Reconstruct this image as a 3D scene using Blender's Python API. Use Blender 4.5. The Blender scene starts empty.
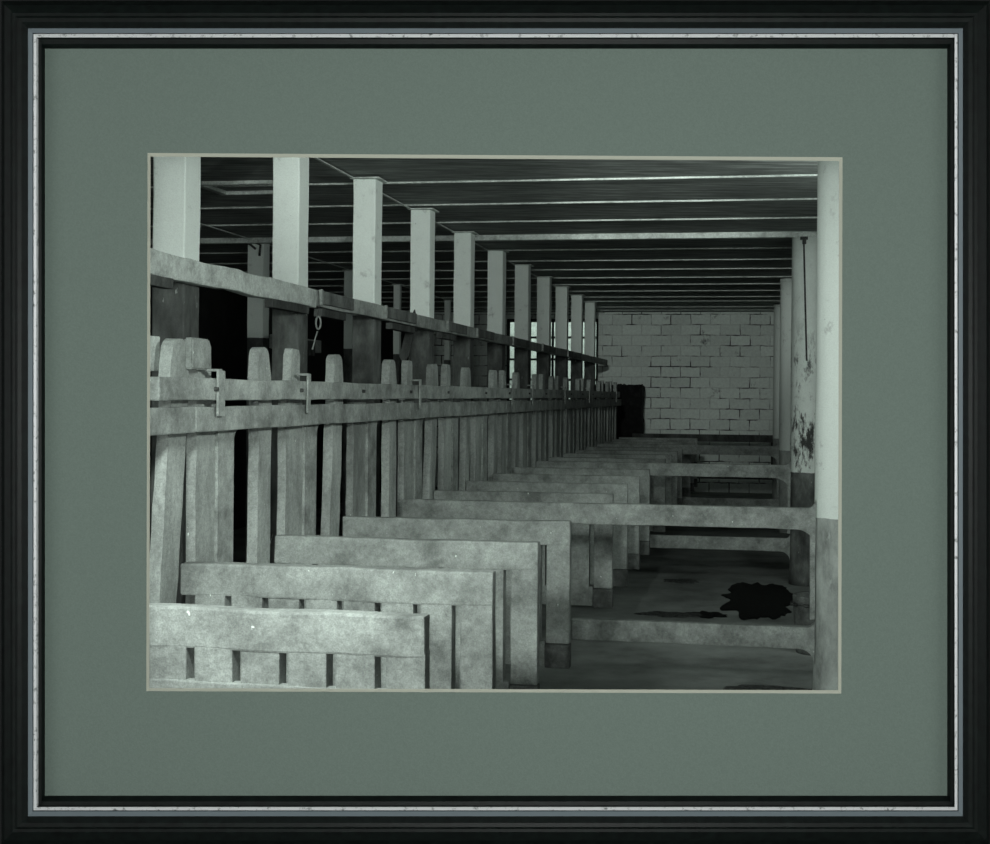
import bpy, bmesh, math, random
from mathutils import Vector, Matrix, noise
random.seed(7)
S = bpy.context.scene
C = S.collection
PI = math.pi

# ---------------------------------------------------------------- camera
EYE = 1.75
ROLL = math.radians(-.5)          # the camera and the hanging picture are both half a degree off level
cd = bpy.data.cameras.new('camera'); cam = bpy.data.objects.new('camera', cd); C.objects.link(cam)
cam.location = (0, 0, EYE); cam.rotation_euler = (PI/2, ROLL, 0)
cd.sensor_width = 36; cd.lens = 36*1250/990
cd.shift_x = -0.0707; cd.shift_y = -0.0273
cd.clip_start = 0.05; cd.clip_end = 200
S.camera = cam
# ---------------------------------------------------------------- world, lights, exposure
w = bpy.data.worlds.new('world'); S.world = w; w.use_nodes = True
w.node_tree.nodes['Background'].inputs['Color'].default_value = (.80, 1.0, .92, 1)
w.node_tree.nodes['Background'].inputs['Strength'].default_value = .08
def area(name, loc, target, size, power, size_y=None, col=(.92, 1, .96)):
    l = bpy.data.lights.new(name, 'AREA'); l.energy = power; l.size = size; l.color = col
    if size_y: l.shape = 'RECTANGLE'; l.size_y = size_y
    o = bpy.data.objects.new(name, l); C.objects.link(o); o.location = loc
    o.rotation_euler = (Vector(target)-Vector(loc)).to_track_quat('-Z', 'Y').to_euler()
    return o
fl = bpy.data.lights.new('camera_flash', 'POINT'); fl.energy = 200; fl.shadow_soft_size = .03; fl.color = (.96, 1, .97)
fo = bpy.data.objects.new('camera_flash', fl); C.objects.link(fo); fo.location = (-.02, -.02, EYE+.02)
area('fill_behind_mat', (-1.15, 2.62, 2.30), (-1.0, 5.5, 1.6), .3, 18)  # added fill hidden behind the mat; no doorway stands there
def spot(name, loc, target, power, half, blend=1.0, r=.12):
    l = bpy.data.lights.new(name, 'SPOT'); l.energy = power; l.spot_size = math.radians(half*2); l.spot_blend = blend; l.shadow_soft_size = r; l.color = (.94, 1, .96)
    o = bpy.data.objects.new(name, l); C.objects.link(o); o.location = loc
    o.rotation_euler = (Vector(target)-Vector(loc)).to_track_quat('-Z', 'Y').to_euler()
spot('fill_spot_high', (-.3, 2.6, 3.02), (-1.4, 12.5, 3.75), 440, 16)  # unseen added spot that lifts the upper posts and ceiling
spot('fill_spot_right', (1.05, 2.6, 2.45), (-1.6, 6.7, 1.7), 300, 28, 1)  # added spot beside the mat window, brightens the stanchion faces
spot('fill_spot_column', (-.3, 2.6, 3.0), (1.15, 7.3, 1.75), 420, 21, 1)  # added spot for the nearest column and its divider; no lamp hangs here
spot('fill_spot_wall', (-.3, 2.6, 3.0), (2.2, 22, 2.75), 1350, 8, .8)  # narrow spot added to brighten the block wall
spot('fill_spot_partition', (-.95, 2.6, 2.4), (-.75, 4.1, .9), 210, 40, 1)  # added spot out of view, brightens the nearest partitions
area('fill_right_side', (2.35, 7.2, 2.9), (-2.6, 12, 2.9), .9, 34, 1.2)  # added fill inside the closed right wall, brightens the posts
area('bounce_wall_light', (-.5, 24.2, 4.2), (-.6, 26.2, 2.4), 1.5, 80)  # lamp added to light the bounce wall behind the far window
area('frame_fill_left', (-3.4, .3, 1.9), (-.1, 2.4, 1.7), 1.6, 38, 2.2, (1, 1, 1))  # fill added at the left for the mat and frame
area('frame_fill_right', (3.3, .3, 1.9), (-.1, 2.4, 1.7), 1.6, 38, 2.2, (1, 1, 1))  # matching fill added at the right of the frame
S.view_settings.view_transform = 'Standard'; S.view_settings.look = 'None'
S.view_settings.exposure = 0; S.view_settings.gamma = 1; S.view_settings.use_curve_mapping = False

# ---------------------------------------------------------------- materials
def lin(v): v /= 255.; return v/12.92 if v < .04045 else ((v+.055)/1.055)**2.4
TINT = (.90, 1.0, .935)
def T(v):
    l = lin(v); l = min(l, 1.0); return (l*TINT[0], l*TINT[1], l*TINT[2], 1)
def RGB(r, g, b): return (lin(r), lin(g), lin(b), 1)
def newmat(name, rough=.85, metal=0, spec=.3):
    m = bpy.data.materials.new(name); m.use_nodes = True
    nt = m.node_tree; b = nt.nodes['Principled BSDF']
    b.inputs['Roughness'].default_value = rough; b.inputs['Metallic'].default_value = metal
    b.inputs['Specular IOR Level'].default_value = spec
    return m, nt, b
def nz(nt, vec, scale, detail=5, rough=.6, sc=None):
    n = nt.nodes.new('ShaderNodeTexNoise'); n.inputs['Scale'].default_value = scale
    n.inputs['Detail'].default_value = detail; n.inputs['Roughness'].default_value = rough
    if sc:
        mp = nt.nodes.new('ShaderNodeMapping'); mp.inputs['Scale'].default_value = sc
        nt.links.new(vec, mp.inputs['Vector']); vec = mp.outputs['Vector']
    nt.links.new(vec, n.inputs['Vector']); return n.outputs['Fac']
def ramp(nt, fac, stops):
    r = nt.nodes.new('ShaderNodeValToRGB'); e = r.color_ramp.elements
    e[0].position, e[0].color = stops[0]; e[1].position, e[1].color = stops[-1]
    for p, c in stops[1:-1]:
        q = e.new(p); q.color = c
    nt.links.new(fac, r.inputs['Fac']); return r.outputs['Color']
def mixc(nt, fac, a, b, mode='MIX'):
    n = nt.nodes.new('ShaderNodeMix'); n.data_type = 'RGBA'; n.blend_type = mode
    if isinstance(fac, float): n.inputs['Factor'].default_value = fac
    else: nt.links.new(fac, n.inputs['Factor'])
    for i, x in ((6, a), (7, b)):
        if isinstance(x, tuple): n.inputs[i].default_value = x
        else: nt.links.new(x, n.inputs[i])
    return n.outputs[2]
def bump(nt, b, h, st, dist=.01):
    n = nt.nodes.new('ShaderNodeBump'); n.inputs['Strength'].default_value = st; n.inputs['Distance'].default_value = dist
    nt.links.new(h, n.inputs['Height']); nt.links.new(n.outputs['Normal'], b.inputs['Normal'])
def geo(nt): return nt.nodes.new('ShaderNodeNewGeometry').outputs['Position']
W1, W0 = (1, 1, 1, 1), (0, 0, 0, 1)
def mottled(name, dark, mid, light, scale=5, sc=None, rough=.88, fleck=None, bst=.35):
    """worn surface: broad stains, fine grain, a few splashes"""
    m, nt, b = newmat(name, rough)
    p = geo(nt)
    c = ramp(nt, nz(nt, p, scale, 8, .65, sc), [(.33, T(dark)), (.5, T(mid)), (.68, T(light))])
    g = nz(nt, p, 190, 3, .7)
    c = mixc(nt, .55, c, ramp(nt, g, [(.3, (.42, .42, .42, 1)), (.66, (1, 1, 1, 1))]), 'MULTIPLY')
    c = mixc(nt, .6, c, ramp(nt, nz(nt, p, 45, 6, .75), [(.32, (.45, .45, .45, 1)), (.62, (1, 1, 1, 1))]), 'MULTIPLY')
    if fleck:
        f = ramp(nt, nz(nt, p, 48, 3, .5, (1, 1, .6)), [(.735, W0), (.76, W1)])
        c = mixc(nt, f, c, T(fleck))
    nt.links.new(c, b.inputs['Base Color'])
    bump(nt, b, nz(nt, p, 60, 6, .7, sc), bst)
    return m
def whitewash_over(name, split, dark, mid, light, white=232, ragged=.015, stain=.0, flaking=False):
    """limewash above a height, bare material below it"""
    m, nt, b = newmat(name, .85)
    p = geo(nt)
    lo = ramp(nt, nz(nt, p, 7, 8, .65, (1, 1, .45)), [(.33, T(dark)), (.5, T(mid)), (.68, T(light))])
    lo = mixc(nt, ramp(nt, nz(nt, p, 30, 3, .5, (1, 1, .3)), [(.70, W0), (.74, W1)]), lo, T(190))
    hi = ramp(nt, nz(nt, p, 9, 8, .7), [(.27, T(white-60)), (.40, T(white-12)), (.7, T(white))])
    hi = mixc(nt, ramp(nt, nz(nt, p, 60, 4, .6), [(.245+stain, W1), (.27+stain, W0)]), hi, T(95))
    if flaking:
        fk = ramp(nt, nz(nt, p, 7, 9, .75, (1, 1, .35)), [(.50, W0), (.58, W1)])
        sz = nt.nodes.new('ShaderNodeSeparateXYZ'); nt.links.new(p, sz.inputs[0])
        lo_ = nt.nodes.new('ShaderNodeMapRange'); lo_.inputs['From Min'].default_value = EYE+.75; lo_.inputs['From Max'].default_value = EYE+.25
        nt.links.new(sz.outputs['Z'], lo_.inputs['Value'])
        hi = mixc(nt, mixc(nt, 1.0, fk, lo_.outputs[0], 'MULTIPLY'), hi, T(70))
    sx = nt.nodes.new('ShaderNodeSeparateXYZ'); nt.links.new(p, sx.inputs[0])
    a = nt.nodes.new('ShaderNodeMath'); a.operation = 'MULTIPLY_ADD'
    nt.links.new(nz(nt, p, 14, 4), a.inputs[0]); a.inputs[1].default_value = ragged; nt.links.new(sx.outputs['Z'], a.inputs[2])
    g = nt.nodes.new('ShaderNodeMath'); g.operation = 'GREATER_THAN'
    nt.links.new(a.outputs[0], g.inputs[0]); g.inputs[1].default_value = split+ragged*.5
    c = mixc(nt, g.outputs[0], lo, hi)
    c = mixc(nt, .35, c, ramp(nt, nz(nt, p, 170, 3, .7), [(.3, (.62, .62, .62, 1)), (.6, (1, 1, 1, 1))]), 'MULTIPLY')
    nt.links.new(c, b.inputs['Base Color']); bump(nt, b, nz(nt, p, 50, 6, .7), .3)
    return m
M = {}
M['concrete'] = mottled('worn_concrete', 122, 162, 188, 5, fleck=228)
M['cement_beam'] = mottled('cast_cement', 125, 166, 194, 7, (1, 1, 1), fleck=228)
M['board'] = mottled('weathered_board', 140, 178, 208, 5, (1, 1, .35), fleck=215)
M['feed_board'] = mottled('rail_board', 138, 180, 210, 6, fleck=215)
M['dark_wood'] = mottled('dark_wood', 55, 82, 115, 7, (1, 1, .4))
M['spliced'] = mottled('bare_repair_wood', 95, 125, 150, 7, (1, 1, .4))
M['post'] = whitewash_over('limewashed_post', EYE+.548, 62, 92, 125, 262, .012)
M['column'] = whitewash_over('limewashed_column', EYE-.69, 125, 178, 212, 264, .02)
M['flaked_column'] = whitewash_over('flaking_column', EYE-.70, 60, 95, 135, 255, .02, .0, True)
M['limewash'] = mottled('limewashed_timber', 195, 238, 252, 8)
M['batten'] = mottled('pale_batten', 190, 235, 250, 9)
M['iron'] = mottled('rusty_iron', 40, 70, 110, 20, rough=.6)
M['pale_iron'] = mottled('galvanised_iron', 140, 170, 200, 20, rough=.5)
M['clay'] = mottled('bowl_clay', 70, 100, 130, 9)
M['black'] = mottled('blackened_hay', 14, 24, 44, 12)

# ceiling boards
m, nt, b = newmat('ceiling_boards', .9); p = geo(nt)
c = ramp(nt, nz(nt, p, 3, 10, .72, (.7, 7, 7)), [(.32, T(100)), (.5, T(155)), (.68, T(215))])
c = mixc(nt, .6, c, ramp(nt, nz(nt, p, 1.1, 4, .6), [(.3, (.55, .55, .55, 1)), (.7, W1)]), 'MULTIPLY')
nt.links.new(c, b.inputs['Base Color']); bump(nt, b, nz(nt, p, 20, 6, .7, (.3, 4, 4)), .5); M['ceiling'] = m
# floor
m, nt, b = newmat('byre_floor', .8); p = geo(nt)
c = ramp(nt, nz(nt, p, 1.3, 9, .62), [(.30, T(95)), (.5, T(142)), (.72, T(175))])
c = mixc(nt, .6, c, ramp(nt, nz(nt, p, 120, 3, .7), [(.3, (.55, .55, .55, 1)), (.65, W1)]), 'MULTIPLY')
c = mixc(nt, ramp(nt, nz(nt, p, 9, 6, .7), [(.70, W0), (.76, W1)]), c, T(150))
nt.links.new(c, b.inputs['Base Color']); bump(nt, b, nz(nt, p, 30, 6, .7), .3); M['floor'] = m
# wet patch
m, nt, b = newmat('wet_muck', .6, 0, .1); p = geo(nt)
nt.links.new(ramp(nt, nz(nt, p, 14, 6, .6), [(.35, T(6)), (.7, T(26))]), b.inputs['Base Color'])
bump(nt, b, nz(nt, p, 30, 5, .7), .6); M['wet'] = m
m, nt, b = newmat('dry_muck', .9); p = geo(nt)
nt.links.new(ramp(nt, nz(nt, p, 40, 6, .6), [(.35, T(35)), (.7, T(95))]), b.inputs['Base Color'])
bump(nt, b, nz(nt, p, 60, 5, .7), .8); M['muck'] = m
# concrete blocks, laid in half bond
m, nt, b = newmat('block_wall', .92)
tc = nt.nodes.new('ShaderNodeTexCoord').outputs['Object']
mp = nt.nodes.new('ShaderNodeMapping'); nt.links.new(tc, mp.inputs[0])
mp.inputs['Rotation'].default_value = (-PI/2, 0, 0)
nzc = nt.nodes.new('ShaderNodeTexNoise'); nzc.inputs['Scale'].default_value = 4; nt.links.new(tc, nzc.inputs['Vector'])
va = nt.nodes.new('ShaderNodeVectorMath'); va.operation = 'MULTIPLY_ADD'
nt.links.new(nzc.outputs['Color'], va.inputs[0]); va.inputs[1].default_value = (.035, .035, 0); nt.links.new(mp.outputs[0], va.inputs[2])
br = nt.nodes.new('ShaderNodeTexBrick'); nt.links.new(va.outputs[0], br.inputs['Vector'])
br.offset = .5; br.inputs['Scale'].default_value = 1
br.inputs['Brick Width'].default_value = .36; br.inputs['Row Height'].default_value = .192
br.inputs['Mortar Size'].default_value = .011; br.inputs['Mortar Smooth'].default_value = .3
br.inputs['Color1'].default_value = T(235); br.inputs['Color2'].default_value = T(252)
joint = mixc(nt, ramp(nt, nz(nt, tc, 3.2, 5, .6), [(.46, W0), (.6, W1)]), T(225), T(50))
nt.links.new(joint, br.inputs['Mortar'])
c = mixc(nt, ramp(nt, nz(nt, tc, 3.5, 6, .65), [(.64, W0), (.74, W1)]), br.outputs['Color'], T(120))
c = mixc(nt, .5, c, ramp(nt, nz(nt, tc, 30, 5, .7), [(.3, (.6, .6, .6, 1)), (.65, W1)]), 'MULTIPLY')
nt.links.new(c, b.inputs['Base Color']); bump(nt, b, br.outputs['Fac'], -.6, .012); M['block'] = m
m = mottled('near_black_wall', 22, 34, 50, 2); M['dark_wall'] = m  # near-black mottle for the side walls
m = mottled('black_gallery_wall', 10, 14, 20, 2); M['gallery'] = m
# mat board: woven paper surface
m, nt, b = newmat('grey_green_mat_paper', .95, 0, .1)
tc = nt.nodes.new('ShaderNodeTexCoord').outputs['Object']
c = ramp(nt, nz(nt, tc, 380, 2, .6), [(.3, (.102, .129, .114, 1)), (.7, (.119, .151, .133, 1))])
wv = nt.nodes.new('ShaderNodeTexVoronoi'); wv.inputs['Scale'].default_value = 55; nt.links.new(tc, wv.inputs['Vector'])
c = mixc(nt, ramp(nt, wv.outputs['Distance'], [(.02, (.25, .25, .25, 1)), (.05, W0)]), c, (.18, .21, .19, 1))
nt.links.new(c, b.inputs['Base Color']); bump(nt, b, nz(nt, tc, 380, 2, .6), .15, .002); M['mat'] = m
m, nt, b = newmat('mat_core', .9, 0, .1)
b.inputs['Base Color'].default_value = (.37, .38, .32, 1); M['core'] = m
m, nt, b = newmat('black_lacquered_wood', .5, 0, .14)
tc = nt.nodes.new('ShaderNodeTexCoord').outputs['Object']
c = ramp(nt, nz(nt, tc, 60, 6, .7, (1, 1, 1)), [(.35, (.001, .0016, .0015, 1)), (.7, (.004, .007, .006, 1))])
nt.links.new(c, b.inputs['Base Color']); bump(nt, b, nz(nt, tc, 90, 6, .7), .12, .002); M['lacquer'] = m
m, nt, b = newmat('grey_gilding', .6, 0, .3)
b.inputs['Base Color'].default_value = (.135, .163, .180, 1); M['greyband'] = m
m, nt, b = newmat('silver_gilding', .45, .25, .5)
tc = nt.nodes.new('ShaderNodeTexCoord').outputs['Object']
c = ramp(nt, nz(nt, tc, 90, 5, .7), [(.33, (.14, .15, .15, 1)), (.45, (.66, .67, .68, 1))])
nt.links.new(c, b.inputs['Base Color']); M['silver'] = m
m, nt, b = newmat('window_glass', .05, 0, .5)
b.inputs['Transmission Weight'].default_value = 1; b.inputs['Base Color'].default_value = (.95, 1, .97, 1); M['glass'] = m

# ---------------------------------------------------------------- mesh helpers
def box(bm, x0, x1, y0, y1, z0, z1, bev=0, seg=0, mat=None):
    b = bmesh.new(); bmesh.ops.create_cube(b, size=1)
    for v in b.verts:
        v.co = Vector(((x0+x1)/2+v.co.x*(x1-x0), (y0+y1)/2+v.co.y*(y1-y0), (z0+z1)/2+v.co.z*(z1-z0)))
    if bev: bmesh.ops.bevel(b, geom=b.edges[:], offset=bev, segments=2, profile=.6, affect='EDGES')
    if seg:
        for ax, (a0, a1) in enumerate(((x0, x1), (y0, y1), (z0, z1))):
            n = min(60, int((a1-a0)/seg))
            for k in range(1, n+1):
                co = [0, 0, 0]; co[ax] = a0+(a1-a0)*k/(n+1); no = [0, 0, 0]; no[ax] = 1
                bmesh.ops.bisect_plane(b, geom=b.verts[:]+b.edges[:]+b.faces[:], plane_co=co, plane_no=no)
    if mat is not None: b.transform(mat)
    me = bpy.data.meshes.new('t'); b.to_mesh(me); b.free(); bm.from_mesh(me); bpy.data.meshes.remove(me)
def rough(bm, amp=.004, fr=6, seed=None):
    s = Vector((random.random()*50, random.random()*50, random.random()*50)) if seed is None else Vector((seed, seed*2, 3))
    for v in bm.verts:
        v.co += noise.noise_vector(v.co*fr+s)*amp + noise.noise_vector(v.co*fr*5+s)*amp*.35
def prism(bm, pts, y0, y1, axis='y'):
    """closed outline (a,b) swept between y0 and y1; outline lies in the x,z plane (or y,z when axis='x')"""
    f = (lambda a, b, t: (a, t, b)) if axis == 'y' else (lambda a, b, t: (t, a, b))
    A = [bm.verts.new(f(a, b, y0)) for a, b in pts]; B = [bm.verts.new(f(a, b, y1)) for a, b in pts]
    n = len(pts); bm.faces.new(A); bm.faces.new(B[::-1])
    for i in range(n): bm.faces.new((A[i], B[i], B[(i+1) % n], A[(i+1) % n]))
    bmesh.ops.recalc_face_normals(bm, faces=bm.faces[:])
def lathe(bm, prof, n=32, cx=0, cy=0):
    rings = []
    for r, z in prof:
        rings.append([bm.verts.new((cx+r*math.cos(2*PI*k/n), cy+r*math.sin(2*PI*k/n), z)) for k in range(n)])
    for a, b in zip(rings, rings[1:]):
        for k in range(n): bm.faces.new((a[k], a[(k+1) % n], b[(k+1) % n], b[k]))
    bm.faces.new(rings[0][::-1]); bm.faces.new(rings[-1])
def tube(bm, pts, r, n=8):
    pts = [Vector(p) for p in pts]; rings = []
    for i, p in enumerate(pts):
        d = (pts[min(i+1, len(pts)-1)]-pts[max(i-1, 0)]).normalized()
        a = d.orthogonal().normalized() if i == 0 else (a-d*a.dot(d)).normalized(); q = d.cross(a)
        rings.append([bm.verts.new(p+(a*math.cos(2*PI*k/n)+q*math.sin(2*PI*k/n))*r) for k in range(n)])
    for a_, b_ in zip(rings, rings[1:]):
        for k in range(n): bm.faces.new((a_[k], a_[(k+1) % n], b_[(k+1) % n], b_[k]))
    bm.faces.new(rings[0][::-1]); bm.faces.new(rings[-1])
def obj(name, bm, mat, parent=None, smooth=False, loc=None):
    bmesh.ops.recalc_face_normals(bm, faces=bm.faces[:])
    me = bpy.data.meshes.new(name); bm.to_mesh(me); bm.free(); me.materials.append(M[mat])
    if smooth:
        for f in me.polygons: f.use_smooth = True
    o = bpy.data.objects.new(name, me); C.objects.link(o)
    if parent: o.parent = parent
    if loc: o.location = loc
    return o
def tag(o, label, cat, group=None):
    o['kind'] = 'thing'
    o['label'] = label; o['category'] = cat
    if group: o['group'] = group
    return o
def structure(o): o['kind'] = 'structure'; return o

# byre axes: v across (to the right), u along the building; the whole byre is turned by TH against the picture plane
TH = math.radians(8.9); c_, s_ = math.cos(TH), math.sin(TH)
def P(v, u, h=0): return (v*c_+u*s_, u*c_-v*s_, h)
def U(v, z): return (z+v*s_)/c_        # distance along the byre of a point v across and z away
def thing(name, v, u, h, label, cat, group=None, rz=0):
    o = bpy.data.objects.new(name, None); o.empty_display_size = .1; C.objects.link(o)
    o.location = P(v, u, h); o.rotation_euler = (0, 0, -TH+rz); return tag(o, label, cat, group)
def solo(name, bm, mat, v, u, h, label, cat, group=None, smooth=False, rz=0):
    o = obj(name, bm, mat, None, smooth); o.location = P(v, u, h); o.rotation_euler = (0, 0, -TH+rz)
    return tag(o, label, cat, group)
NB = bmesh.new
ORD = ['nearest', 'second', 'third', 'fourth', 'fifth', 'sixth', 'seventh', 'eighth', 'ninth', 'tenth', 'eleventh',
       'twelfth', 'thirteenth', 'fourteenth', 'fifteenth', 'sixteenth', 'seventeenth', 'eighteenth', 'nineteenth', 'twentieth', 'twenty-first']

# ================================================================ STRUCTURE
CEIL = EYE+1.54; BAT = EYE+1.525; UW = 22.95
VL, VR = -6.6, 1.7
def sbox(name, mat, *a, parent=None):
    b = NB(); box(b, *a); o = obj(name, b, mat, parent); 
    if not parent: o.rotation_euler = (0, 0, -TH)
    return structure(o)
U0 = 2.95
b = NB(); box(b, -6, 6, -5, 32, -.2, 0); structure(obj('floor', b, 'floor'))
sbox('ceiling', 'ceiling', VL, VR, U0-1.2, UW+.2, CEIL, CEIL+.15)
sbox('wall_left', 'dark_wall', VL-.2, VL, U0-.4, UW+.2, 0, CEIL)
sbox('wall_right', 'dark_wall', VR, VR+.2, U0-.4, UW+.2, 0, CEIL)
# far wall with a window opening beyond the posts
wv0, wv1, wz0, wz1 = -4.72, -2.98, EYE-.16, EYE+1.42
b = NB()
box(b, VL, wv0, UW, UW+.2, 0, CEIL); box(b, wv1, VR, UW, UW+.2, 0, CEIL)
box(b, wv0, wv1, UW, UW+.2, 0, wz0); box(b, wv0, wv1, UW, UW+.2, wz1, CEIL)
o = obj('wall_back', b, 'block'); o.rotation_euler = (0, 0, -TH); structure(o)
win = sbox('window_1', 'dark_wood', wv0, wv1, UW+.08, UW+.14, wz0, wz0+.06)
b = NB(); box(b, wv0, wv1, UW+.08, UW+.14, wz1-.06, wz1); box(b, wv0, wv0+.05, UW+.08, UW+.14, wz0, wz1); box(b, wv1-.05, wv1, UW+.08, UW+.14, wz0, wz1)
for k in range(1, 4):
    v = wv0+(wv1-wv0)*k/4; box(b, v-.02, v+.02, UW+.09, UW+.13, wz0, wz1)
for z in (.28, .52, .78): 
    zz = wz0+(wz1-wz0)*z; box(b, wv0, wv1, UW+.09, UW+.13, zz-.02, zz+.02)
obj('window_frame', b, 'dark_wood', win)
b = NB(); box(b, wv0, wv1, UW+.105, UW+.111, wz0, wz1); obj('window_pane', b, 'glass', win)

b = NB(); box(b, -8, 1.7, UW+3.2, UW+3.4, 0, 4.5); o = obj('wall_bounce', b, 'limewash'); o.rotation_euler = (0, 0, -TH); structure(o)  # added pale reflector wall that makes the far window look bright
# the wall the picture hangs on, with the opening behind the mat
ZF = 2.4
def X(px, d=ZF): return (px-565)/1250*d
def Z(py, d=ZF): return EYE+(395-py)/1250*d
b = NB(); ya, yb = ZF+.02, ZF+.12
hx0, hx1, hz0, hz1 = X(100), X(890), Z(740), Z(105)
box(b, -6, hx0, ya, yb, 0, 4.4); box(b, hx1, 6, ya, yb, 0, 4.4); box(b, hx0, hx1, ya, yb, 0, hz0); box(b, hx0, hx1, ya, yb, hz1, 4.4)
structure(obj('wall_front', b, 'gallery'))

# ================================================================ PICTURE FRAME + MAT
fr = bpy.data.objects.new('picture_frame', None); C.objects.link(fr); fr.location = (X(495), ZF, Z(843))
tag(fr, 'glossy black wooden picture frame with a thin silver inner line', 'picture frame')
OUT = dict(l=1.5, t=1.0, r=989.5, b=845)
# station -> distance in from the outer edge; depth towards the viewer
def station(side, key):
    return {'l': (0, 3, 9, 11, 13.5, 16, 20, 26, 26.8, 31.2, 32.2, 35.2, 36.5, 40, 42.5),
            'r': (0, 3, 9, 12, 15, 17, 21, 26, 26.8, 31.0, 32.2, 35.0, 36.3, 39, 41.5),
            't': (0, 4, 9, 12, 15, 17, 21, 26.5, 27.6, 32.2, 33.2, 36.6, 38, 43, 47),
            'b': (0, 5, 10, 13, 16, 18, 22, 28, 29, 33.7, 34.9, 38.1, 39.5, 43.5, 48.5)}[side][key]
DEP = (.004, .016, .021, .024, .0215, .024, .0215, .014, .013, .0185, .016, .019, .012, .009, -.001)
def corner(ca, cb, key):
    """ca in l/r, cb in t/b"""
    d = ZF-DEP[key]
    px = OUT[ca]+station(ca, key)*(1 if ca == 'l' else -1); py = OUT[cb]+station(cb, key)*(1 if cb == 't' else -1)
    return Vector((X(px, d), d, Z(py, d)))
def rail_strip(side, k0, k1, lift=0, back=True):
    ends = {'l': (('l', 't'), ('l', 'b')), 'r': (('r', 'b'), ('r', 't')), 't': (('r', 't'), ('l', 't')), 'b': (('l', 'b'), ('r', 'b'))}[side]
    b = NB(); A = []; B = []
    for k in range(k0, k1+1):
        a = corner(*ends[0], k); e = corner(*ends[1], k); a.y -= lift; e.y -= lift; A.append(a); B.append(e)
    if back:
        for L in (A, B):
            L.append(Vector((L[-1].x, ZF+.018, L[-1].z))); L.append(Vector((L[0].x, ZF+.018, L[0].z)))
    A = [b.verts.new(p-fr.location) for p in A]; B = [b.verts.new(p-fr.location) for p in B]
    n = len(A); b.faces.new(A); b.faces.new(B[::-1])
    for i in range(n): b.faces.new((A[i], A[(i+1) % n], B[(i+1) % n], B[i]))
    return b
for sd in 'ltrb':
    # main moulding covers the inner lip; bands are let into its face
    r0 = obj('frame_rail', rail_strip(sd, 0, 14), 'lacquer', fr)
    g0 = obj('grey_band', rail_strip(sd, 8, 9, .0012), 'greyband', r0); g0['label'] = 'dull blue-grey painted band'
    s0 = obj('silver_line', rail_strip(sd, 10, 11, .0016), 'silver', r0); s0['label'] = 'worn bright silver line'
# mat board with bevel-cut window
def quad(l, t, r, b_, d): return [Vector((X(p[0], d), d, Z(p[1], d))) for p in (l, t, r, b_)]
yf, yk = ZF+.004, ZF+.010
outer = []
for ca, cb, ix, iz in (('l', 't', 1, -1), ('r', 't', -1, -1), ('r', 'b', -1, 1), ('l', 'b', 1, 1)):
    q = corner(ca, cb, 14); outer.append(Vector((q.x+ix*.0006, yf, q.z+iz*.0006)))
wo = quad((147.6, 153), (842.5, 157.3), (841.3, 693.6), (146.3, 691.2), yf)
wi = quad((150.6, 156.6), (839, 161), (838.0, 690.2), (149.4, 688.2), yk)
b = NB()
O = [b.verts.new(p) for p in outer]; I = [b.verts.new(p) for p in wo]
for i in range(4): b.faces.new((O[i], O[(i+1) % 4], I[(i+1) % 4], I[i]))
Ob = [b.verts.new(p+Vector((0, yk-yf+.0005, 0))) for p in outer]; Ib = [b.verts.new(p+Vector((0, .0004, 0))) for p in wo]
Ib2 = [b.verts.new(p+Vector((0, yk-yf+.0005, 0))) for p in wo]
for i in range(4):
    b.faces.new((Ob[i], Ob[(i+1) % 4], Ib2[(i+1) % 4], Ib2[i])); b.faces.new((O[i], O[(i+1) % 4], Ob[(i+1) % 4], Ob[i]))
    b.faces.new((I[i], I[(i+1) % 4], Ib2[(i+1) % 4], Ib2[i]))
RM = Matrix.Translation((0, 0, EYE)) @ Matrix.Rotation(ROLL, 4, 'Y') @ Matrix.Translation((0, 0, -EYE))
fr.matrix_world = RM @ Matrix.Translation(fr.location)
b.transform(RM)
mt = obj('mat_board', b, 'mat'); tag(mt, 'grey-green paper mat board inside the black frame', 'mat')
b = NB(); A = [b.verts.new(p) for p in wo]; B = [b.verts.new(p) for p in wi]
Cc = [b.verts.new(p+Vector((0, yk-yf, 0))) for p in wo]
for i in range(4):
    j = (i+1) % 4; b.faces.new((A[i], A[j], B[j], B[i])); b.faces.new((B[i], B[j], Cc[j], Cc[i])); b.faces.new((A[i], A[j], Cc[j], Cc[i]))
b.transform(RM)
be = obj('bevel_edge', b, 'core', mt); be['label'] = 'pale bevel-cut inner edge'

# ================================================================ CEILING BATTENS AND BEAMS
zs = [8.7, 9.74, 10.75, 12.9, 13.95, 14.95, 16.0, 16.98, 18.05, 19.15, 20.0, 21.3, 22.1]
nb = 0
def crossbar(z, h, wd, name, label, cat, group, v0=VL+.02, v1=VR-.02):
    b = NB(); box(b, v0, v1, -wd/2, wd/2, -h, 0, .003, .25); rough(b, .002, 3)
    return solo(name, b, 'batten', 0, z/c_, CEIL, label, cat, group)
for i, z in enumerate(zs):
    crossbar(z, .013, .03, 'ceiling_batten', 'thin pale batten across the dark ceiling, %s from the viewer' % ORD[i] if i else
             'thin pale batten across the dark ceiling, nearest the viewer', 'ceiling batten', 'thin ceiling battens')
BEAMS = ((11.72, 'above the round column with the dark streak'),)
for z, s in BEAMS:
    crossbar(z, .052, .09, 'ceiling_beam', 'thicker whitewashed ceiling beam '+s, 'ceiling beam', None)
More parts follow.
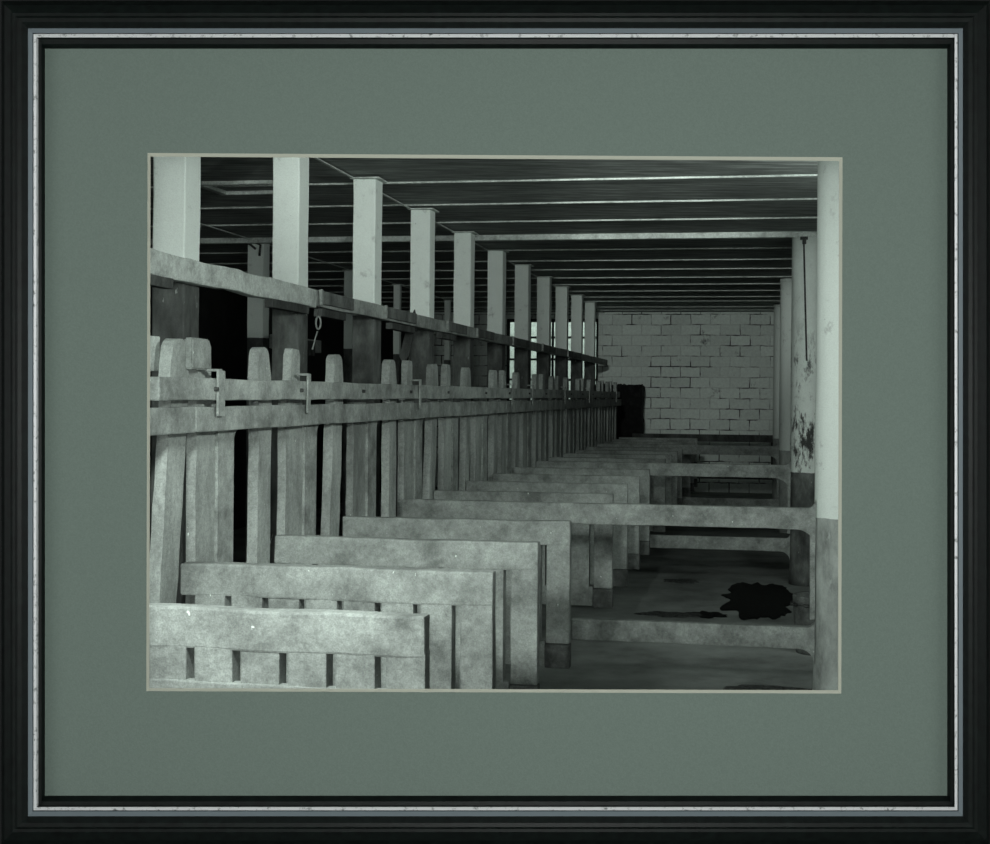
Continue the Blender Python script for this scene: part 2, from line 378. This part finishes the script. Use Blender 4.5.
for v, s in ((-2.76, 'over the near row of posts'), (-4.92, 'over the far left row of posts')):
    b = NB(); ug = 11.72/c_-5
    box(b, -.011, .011, 0, ug-.06, -.024, -.0165, .002, .5); box(b, -.011, .011, ug+.06, UW-5.02, -.024, -.0165, .002, .5); rough(b, .001, 3)
    solo('ceiling_runner', b, 'batten', v-.1, 5, CEIL, 'long thin ceiling strip running away '+s, 'ceiling strip', 'ceiling strips running away')
t = thing('ceiling_hatch', -3.45, U(-3.9, 9.35), CEIL, 'pale edged hatch frame in the ceiling left of the second post', 'hatch')
for y in (-.22, .22):
    b = NB(); box(b, -.66, -.06, y-.025, y+.025, -.03, -.002, .004, .1); rough(b, .003); obj('hatch_edge', b, 'limewash', t)
b = NB(); box(b, -.66, -.60, -.19, .19, -.03, -.002, .004, .1); rough(b, .003); obj('hatch_edge', b, 'limewash', t)

# ================================================================ POSTS
PV = -2.776; PW = .164
def post(v, z, wd, label, group, cap=True, hook=False):
    u = U(v, z)
    t = thing('support_post', v, u+wd/2, 0, label, 'post', group)
    b = NB(); box(b, -wd/2, wd/2, -wd/2, wd/2, 0, BAT-.012, .008, .12); rough(b, .0035, 4); obj('shaft', b, 'post', t)
    b = NB(); box(b, -wd/2-.02, wd/2+.03, -wd/2-.02, wd/2+.02, BAT-.012, CEIL-.001 if False else BAT-.001, .003); obj('cap_plate', b, 'batten', t)
    return t
for k in range(11):
    z = (2.049e-3+(k-1)*.4037e-3)*1250*2.877
    lab = {0: 'broad square whitewashed post at the left edge, nearest of its row', 10: 'small square whitewashed post beside the block wall, last of its row'}.get(k,
          'square whitewashed post with bare foot, %s of the near row from the left' % ORD[k])
    post(PV, z, PW, lab, 'square posts of the near row')
FV = -5.02
names = ['between the first and second near posts', 'just left of the third near post', 'seen between the third and fourth near posts', 'seen left of the fifth near post']
for k, z in ((1, 12.54), (3, 15.44), (5, 17.4), (6, 20.2)):
    lab = {1: 'grey square post with hooks, left of the second near post',
           3: 'narrow far row post just left of the third near post', 5: 'dim thin far row post just left of the fourth near post',
           6: 'dimmest far row post just left of the fifth near post'}[k]
    t = post(FV, z, .165 if k < 5 else .09, lab, 'square posts of the far left row')
    if k == 1:
        b = NB(); tube(b, [(-.05, -.10, BAT-.03), (.0, -.12, BAT-.02), (.06, -.10, BAT-.05), (.05, -.10, BAT-.16)], .012)
        tube(b, [(-.16, -.10, BAT-.01), (-.05, -.11, BAT-.04), (.01, -.10, BAT-.09)], .012); obj('iron_hook', b, 'iron', t)

# ---- long rail fixed to the near posts, with spliced repair boards
RZ0, RZ1 = EYE+.508, EYE+.622
t = thing('post_rail', -2.655, 0, 0, 'long whitewashed rail slanting away along the near posts', 'rail')
u1 = U(-2.65, 7.48)
b = NB(); box(b, -.032, .030, 4.9, u1, RZ0, RZ1, .012, .09); rough(b, .009, 3.2); o = obj('rail_board', b, 'limewash', t); o['label'] = 'limewashed knotty near length of rail'
b = NB(); box(b, -.032, .024, u1+.006, 21.5, RZ0+.012, RZ1-.004, .008, .14); rough(b, .006, 2.5); o = obj('rail_board', b, 'feed_board', t); o['label'] = 'bare grey far length of rail'
for za, zb in ((7.55, 8.12), (8.85, 9.6), (10.6, 11.25), (11.7, 12.4), (13.4, 14.3), (15.2, 16.1), (17.2, 18.4)):
    ua, ub = U(-2.65, za), U(-2.65, zb)
    b = NB(); box(b, .026, .042, ua, ub, RZ0+.028, RZ1-.008, .003, .1); rough(b, .002); o = obj('splice_board', b, 'spliced', t); o['label'] = 'darker bare repair board'
    b = NB(); box(b, .024, .045, ua-.03, ua-.004, RZ0+.02, RZ1, .003); obj('iron_strap', b, 'pale_iron', t)
for za, zb in ((5.0, 5.65), (6.8, 7.35), (7.55, 8.0), (9.0, 9.6), (10.4, 10.9)):
    ua, ub = U(-2.65, za), U(-2.65, zb)
    b = NB(); box(b, -.02, .03, ua, ub, RZ0-.045, RZ0+.002, .004, .1); rough(b, .002); o = obj('under_batten', b, 'dark_wood', t); o['label'] = 'short dark batten under the rail'
t = thing('post_rail', -4.835, 0, 0, 'short dim rail end at the hooked post of the far left row', 'rail')
b = NB(); box(b, -.03, .03, 11.9, 13.25, EYE+.44, EYE+.58, .01, .3); rough(b, .006, 2.5); obj('rail_board', b, 'feed_board', t)
b = NB(); box(b, .031, .05, 12.45, 13.0, EYE+.40, EYE+.56, .004, .1); obj('splice_board', b, 'dark_wood', t)

# chain and hook hanging from the rail
uh = U(-2.62, 7.46)
t = thing('hanging_hook', -2.612, uh, RZ0+.02, 'small iron hook hanging on a wire below the post rail', 'hook')
b = NB(); tube(b, [(0, 0, .08), (.004, 0, 0), (-.002, .0, -.07)], .003); obj('wire', b, 'iron', t)
b = NB(); pts = [(.015*math.sin(a), 0, -.11+.038*math.cos(a)) for a in [2*PI*k/14 for k in range(15)]]; tube(b, pts, .006); obj('link', b, 'pale_iron', t)
b = NB(); tube(b, [(-.004, 0, -.16), (-.018, 0, -.20), (-.03, .0, -.25), (-.035, 0, -.27)], .0045); obj('hook', b, 'pale_iron', t)
ub_ = U(-2.70, 9.75)
b = NB(); prism(b, [(-.04, -.22), (.0, -.27), (.035, -.2), (.045, .09), (.02, .16), (-.01, .08)], -.012, .012)
b.transform(Matrix.Rotation(math.radians(9), 4, 'Y')); 
solo('peg_board', b, 'dark_wood', -2.715, ub_, EYE+.50, 'short pointed board wedged behind the rail at the fourth post', 'board')

# ================================================================ STANCHION ROW
SV = -2.12
BT0, BT1 = EYE-.032, EYE+.053        # upper head boards
LR0, LR1 = EYE-.153, EYE-.056        # lower cast rail
def board_shape(x0, x1, zt, head0, head1, ztop, lean=0, round_=.02):
    """an upright slab with a tapered head; x runs along the row"""
    l = [(x0, .0), (x1, .0), (x1-.0, BT0-.02), (head1, BT1+.01)]
    l += [(head1-.006, ztop-.03), (head1-.022, ztop-.004), (head0+.022, ztop), (head0+.006, ztop-.03), (head0, BT1+.01), (x0, BT0-.02)]
    return l
def slab(pts, t0, t1, lean=0):
    """outline along the row (y) and up (z), given thickness in v; subdivided for worn edges"""
    b = NB(); prism(b, pts, t0, t1, 'x')
    zmin, zmax = 0, max(p[1] for p in pts)
    for k in range(1, 22):
        bmesh.ops.bisect_plane(b, geom=b.verts[:]+b.edges[:]+b.faces[:], plane_co=(0, 0, zmax*k/22), plane_no=(0, 0, 1))
    bmesh.ops.triangulate(b, faces=[f for f in b.faces if len(f.verts) > 4])
    for v in b.verts: v.co.y += lean*(v.co.z-1.75)
    rough(b, .004, 7); return b
NST = 16
SP = .951
leans = [.10, 0, .07, .0, .09, .03, 0, .08, .02, .0, .06, .0, .05, 0, .03, .06, 0, .02, .05, 0]
for k in range(-1, NST-1):
    i = k+1
    uu = U(SV, 4.68)+SP*k/c_
    lab = {0: 'feed stanchion cut by the left edge, nearest of the row'}.get(i, 'grey feed stanchion bay, %s of the row from the left' % ORD[i])
    t = thing('feed_stanchion', SV, uu, 0, lab, 'stanchion', 'feed stanchions in a row')
    sg = .1 if i < 8 else .3
    # cast frame: lower rail length, upright, fillets
    b = NB(); L = SP/c_
    box(b, -.002, .035, 0.001, L, LR0, LR1, .006, sg); rough(b, .003, 5); obj('lower_rail', b, 'cement_beam', t)
    b = NB(); a0, a1 = .302, .455
    pts = [(a0, 0), (a1, 0)]
    for q in range(5):
        an = PI/2*q/4; pts.append((a1+.05*(1-math.cos(an)), LR0-.05+.05*math.sin(an)))
    pts += [(a1+.05, LR0+.02), (a0, LR0+.02)]
    prism(b, pts, -.05, -.014, 'x'); rough(b, .002, 5); obj('upright', b, 'cement_beam', t)
    # wide fixed slab
    hd = EYE+(.205 if i not in (3, ) else .05)
    b = slab(board_shape(.13 if i == 1 else .09, .30, 0, .14, .26, hd), -.066, -.026) if i not in (3, 6, 8, 11, 13, 16) else slab([(.09, 0), (.3, 0), (.3, EYE-.05), (.09, EYE-.05)], -.066, -.026)
    obj('wide_slab', b, 'board', t)
    # movable yoke bar with rounded head
    b = slab([(.71, 0), (.85, 0), (.855, BT0), (.85, BT1+.01), (.82, EYE+.17), (.805, EYE+.187), (.78, EYE+.197), (.74, EYE+.197), (.72, EYE+.187), (.708, EYE+.17), (.70, BT1), (.715, BT0)], -.064, -.017, leans[i]-.0)
    for v in b.verts:
        if v.co.z < 1.2: v.co.y += leans[i]*.0
    if i == 0:
        for v in b.verts: v.co.y += .15
    obj('yoke_bar', b, 'board', t)
    # iron strap tying the head board to the rail
    if i in (1, 2, 4, 7, 8, 10, 12, 15):
        b = NB(); sw = .06 if i == 1 else .035; box(b, .046, .055, .15, .15+sw, LR0+.06, BT1+.03, .002); box(b, .0, .055, .15, .185, BT1+.026, BT1+.036, .002); rough(b, .003); o = obj('iron_strap', b, 'pale_iron', t)
# head boards along the row
hb = [(4.1, U(SV, 9.1), 'nearest the left edge'), (U(SV, 9.1)+.01, U(SV, 13.4), 'second from the left'), (U(SV, 13.4)+.01, 18.6, 'farthest, in the dark')]
for n_, (a, e, s) in enumerate(hb):
    b = NB(); box(b, .0, .042, a, e, BT0, BT1, .006, .09); rough(b, .004, 4)
    t = thing('head_board', SV, 0, 0, 'long horizontal board clamping the stanchion heads, '+s, 'board', 'head boards of the stanchion row')
    obj('plank', b, 'feed_board', t)
    b = NB()
    u = a+.45
    while u < e:
        q = NB(); bmesh.ops.create_cone(q, cap_ends=True, segments=16, radius1=.010, radius2=.008, depth=.02)
        q.transform(Matrix.Translation((.046, u, (BT0+BT1)/2)) @ Matrix.Rotation(PI/2, 4, 'Y'))
        obj('bolt', q, 'iron', t); u += .905
    b.free()
# short extra board tied behind the heads at the left edge
b = NB(); box(b, -.03, .0, -.35, .30, EYE+.075, EYE+.205, .006, .08); rough(b, .005, 6)
solo('short_board', b, 'limewash', SV-.09, U(SV, 4.35), 0, 'short pale board tied behind the stanchion heads at the left edge', 'board')
b = NB(); prism(b, [(0, .0), (.17, .0), (.165, .09), (.15, .118), (.0, .12)], 0, .035, 'x'); bmesh.ops.bevel(b, geom=b.edges[:], offset=.006, segments=2, affect='EDGES'); rough(b, .004, 14)
solo('stone_block', b, 'concrete', SV-.022, U(SV, 4.69), EYE+.085, 'square pale block on the nearest wide stanchion head', 'block')

# ================================================================ STALL PARTITIONS
PR = -.94          # right end of every partition
TOP = EYE-.637; RH = .122
def slats(t, L, i, midrail=False):
    x = L-.118-.032
    n = 0
    while x > .12 and n < 9:
        b = NB(); box(b, x-.118, x, -.03, .03, .055+FB, TOP-RH+.01, .004, .2 if i < 5 else 0); rough(b, .002, 5); obj('slat', b, 'concrete', t)
        x -= .144; n += 1
LEFT = SV-.01
FB = EYE-1.375       # foot level of the cantilevered partitions
for k in range(20):
    z = 3.6+.9*k
    if k in (4, 9, 14, 19): continue
    if k > 17: continue
    u = U(PR, z)
    pi = [q for q in range(20) if q not in (4, 9, 14, 19)].index(k)
    lab = {0: 'brightly lit pale slatted stall partition, nearest at the lower left', 1: 'slatted stall partition just behind the nearest pale one',
           2: 'third slatted stall partition from the viewer, wide end leg', 3: 'slatted stall partition just before the long rail crossing to the column',
           4: 'slatted stall partition just behind the long rail, short slats showing'}.get(pi, 'grey slatted stall partition, %s from the viewer' % ORD[pi])
    t = thing('stall_partition', LEFT, u, 0, lab, 'stall partition', 'slatted stall partitions')
    L = PR-LEFT; sg = .07 if k < 9 else .3
    b = NB(); box(b, 0, L, -.032, .03, TOP-RH, TOP, .008, sg); rough(b, .005, 5); obj('top_rail', b, 'concrete', t)
    b = NB(); box(b, L-.118, L, -.03, .03, FB+.125, TOP-RH+.015, .006, sg); rough(b, .003, 5); obj('leg', b, 'concrete', t)
    b = NB(); box(b, L-.122, L+.004, -.034, .034, FB+.002, FB+.122, .006, sg); rough(b, .002, 5); o = obj('foot', b, 'clay', t); o['label'] = 'darker foot block'
    b = NB(); box(b, .06, L-.124, -.028, .026, FB+.01, FB+.135, .006, sg); obj('bottom_rail', b, 'concrete', t)
    slats(t, L, k)
    if k == 0:
        b = NB(); box(b, .0, L-.12, -.036, .0, TOP-.31, TOP-.215, .005, sg); rough(b, .004, 5); obj('middle_rail', b, 'concrete', t)
# ================================================================ ROUND COLUMNS AND DIVIDERS
CR = .145
colz = [7.2, 11.7, 16.15, 20.7]
CV = .313+CR
clab = ['nearest round column, bright white above a grey foot, at the right edge', 'second round column with flaking paint and a dark streak',
        'third round column, behind the streaked one', 'farthest round column beside the block wall']
csh = [0, 0, .0, 0]
for k, z in enumerate(colz):
    v = CV-(0, .035, .075, .11)[k]
    u = U(v, z)
    t = thing('round_column', v, u, 0, clab[k], 'column', 'round columns on the right')
    ztop = BAT-.04
    b = NB(); prof = [(CR*1.03, 0), (CR*1.02, .1)]+[(CR*(1+.004*math.sin(q*2.1)), .1+(ztop-.1)*q/14) for q in range(1, 15)]
    lathe(b, prof, 40); rough(b, .003, 4); obj('shaft', b, 'flaked_column' if k == 1 else 'column', t, True)
    b = NB(); lathe(b, [(CR+.004, ztop-.005), (CR+.008, ztop+.002), (CR+.008, BAT-.045+.035), (CR+.002, BAT-.003)] if k != 1 else [(CR-.01, ztop-.005), (CR+.004, ztop+.0), (CR+.004, BAT-.012), (CR, BAT-.004)], 40)
    obj('cap_ring', b, 'limewash', t)
    if k == 1:
        b = NB(); r = CR+.008
        pts = []
        for q in range(9):
            a = math.radians(-106+q*1.7); h = ztop-.03-q*.14
            pts.append((r*math.cos(a), r*math.sin(a), h))
        tube(b, pts, .008); o = obj('drain_pipe', b, 'iron', t); o['label'] = 'thin dark pipe running down the column'
        b = NB(); box(b, -.075, -.005, -CR-.022, -CR+.01, ztop-.03, ztop-.002, .003); box(b, -.055, -.02, -CR-.02, -CR+.01, ztop-.07, ztop-.03, .003); obj('pipe_bracket', b, 'iron', t)
def fillet_rail(b, x0, x1, z0, z1, y0, y1, r, up=True, down=True):
    pts = [(x0, z0)]
    if down:
        for q in range(7):
            a = PI/2*q/6; pts.append((x1-r+r*math.sin(a), z0-r+r*math.cos(a)))
        # follow the column face down
    else: pts.append((x1, z0))
    if up:
        for q in range(7):
            a = PI/2*q/6; pts.append((x1-r*.45+r*.45*math.cos(a), z1+r*.45-r*.45*math.sin(a)))
    else: pts.append((x1, z1))
    pts.append((x0, z1)); prism(b, pts, y0, y1)
for k, z in enumerate(colz[:3]):
    v1 = CV-(0, .035, .075, .11)[k]-CR+.004
    u = U(0, z)+.03
    lab = ['long cement rail divider crossing to the nearest white column', 'long divider rail reaching the streaked second column', 'dim divider rail reaching the third column'][k]
    t = thing('pen_divider', LEFT, u, 0, lab, 'divider', 'long pen dividers')
    L = v1-LEFT
    for (z0, z1, up, nm) in ((TOP-RH, TOP, True, 'top_rail'), (FB-.068, FB+.055, True, 'lower_rail')):
        b = NB(); xs = 0 if nm == 'top_rail' else PR-LEFT-.15
        box(b, xs, L-.19, -.032, .03, z0, z1, .007, .09); rough(b, .004, 5)
        q = NB()
        if nm == 'top_rail': fillet_rail(q, L-.2, L, z0, z1, -.03, .028, .15 if k else .11)
        else: fillet_rail(q, L-.2, L, z0, z1, -.03, .028, .09)
        me = bpy.data.meshes.new('t'); q.to_mesh(me); q.free(); b.from_mesh(me); bpy.data.meshes.remove(me)
        obj(nm, b, 'cement_beam', t)
    b = NB(); box(b, L-.03, L+.0, -.03, .028, FB+.1, TOP-RH, .004, .2); rough(b, .003); obj('end_post', b, 'cement_beam', t)
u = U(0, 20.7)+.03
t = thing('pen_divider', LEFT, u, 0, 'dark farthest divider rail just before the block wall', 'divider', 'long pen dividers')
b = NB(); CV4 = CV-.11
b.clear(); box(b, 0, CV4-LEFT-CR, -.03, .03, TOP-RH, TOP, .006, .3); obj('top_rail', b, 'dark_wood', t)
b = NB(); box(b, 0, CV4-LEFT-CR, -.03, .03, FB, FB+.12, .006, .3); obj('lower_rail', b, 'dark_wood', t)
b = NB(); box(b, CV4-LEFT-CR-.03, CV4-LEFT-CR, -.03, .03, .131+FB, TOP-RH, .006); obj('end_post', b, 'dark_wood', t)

# ================================================================ SMALL THINGS
# round drinking bowl stump by the nearest column
vb, zb = .385, 8.4
t = thing('drinking_bucket', vb, U(vb, zb)+.18, 0, 'round bucket with a chained rim behind the nearest column', 'bucket')
b = NB(); lathe(b, [(.13, 0), (.135, .02), (.145, .20), (.155, .34), (.158, .385), (.15, .395), (.135, .385), (.12, .25), (.02, .24)], 32); obj('basin', b, 'clay', t, True)
b = NB()
for q in range(22):
    a = 2*PI*q/22; cx, cy = .166*math.cos(a), .166*math.sin(a)
    pts = []
    for e in range(9):
        f = 2*PI*e/8; tl = .024*math.cos(f); hh = .010*math.sin(f)
        dx, dy = (-math.sin(a), math.cos(a))
        if q % 2: pts.append((cx+dx*tl, cy+dy*tl, .335+hh+.008*math.sin(q)))
        else: pts.append((cx+dx*tl+math.cos(a)*hh*.5, cy+dy*tl+math.sin(a)*hh*.5, .335+.008*math.sin(q)+hh*.4))
    tube(b, pts, .005, 6)
obj('chain', b, 'iron', t)
# wet patch and muck on the floor
def blot(name, v, z, rx, ry, mat, label, cat, sd, h=.006):
    b = NB(); n = 90; rings = []
    for rr, hh in ((1, 0), (.93, h*.8), (.6, h), (.25, h)):
        ring = []
        for k in range(n):
            a = 2*PI*k/n
            q = 1+.28*noise.noise(Vector((math.cos(a)*1.6+sd, math.sin(a)*1.6, 0)))+.30*noise.noise(Vector((math.cos(a)*3+sd, math.sin(a)*3, 3)))+.10*noise.noise(Vector((math.cos(a)*9+sd, math.sin(a)*9, 3)))
            ring.append(b.verts.new((rx*rr*q*math.cos(a), ry*rr*q*math.sin(a), hh+.001)))
        rings.append(ring)
    for A, B in zip(rings, rings[1:]):
        for k in range(n): b.faces.new((A[k], A[(k+1) % n], B[(k+1) % n], B[k]))
    b.faces.new(rings[-1]); b.faces.new(rings[0][::-1])
    return solo(name, b, mat, v, U(v, z), 0, label, cat)
blot('wet_patch', .0, 10.8, .33, 1.0, 'wet', 'large black wet patch on the floor before the streaked column', 'wet patch', 3)
blot('wet_patch', -.42, 10.0, .16, .14, 'wet', 'small dark wet patch left of the large black one', 'wet patch', 8)
blot('muck', .08, 7.45, .24, .10, 'muck', 'dried muck on the floor at the lower right beside the column foot', 'muck', 5, .012)
blot('muck', -.70, 10.0, .26, .12, 'muck', 'thin straw muck on the floor beside the partition feet', 'muck', 11, .008)
blot('muck', -.72, 11.8, .16, .14, 'muck', 'faint dark muck farther back beside the partition feet', 'muck', 14, .008)
# dark rough heap before the block wall
b = NB(); v0, v1 = -2.78, -1.98; 
box(b, -.52, .38, -.25, .25, 0, EYE+.16, .03, .09)
for q in b.verts:
    if q.co.z > EYE-.1: q.co.z += .09*noise.noise(q.co*9+Vector((4, 1, 2)))
rough(b, .03, 5)
solo('hay_heap', b, 'black', -2.42, U(-2.4, 21.7)+.30, 0, 'tall black ragged heap against the left of the block wall', 'heap')
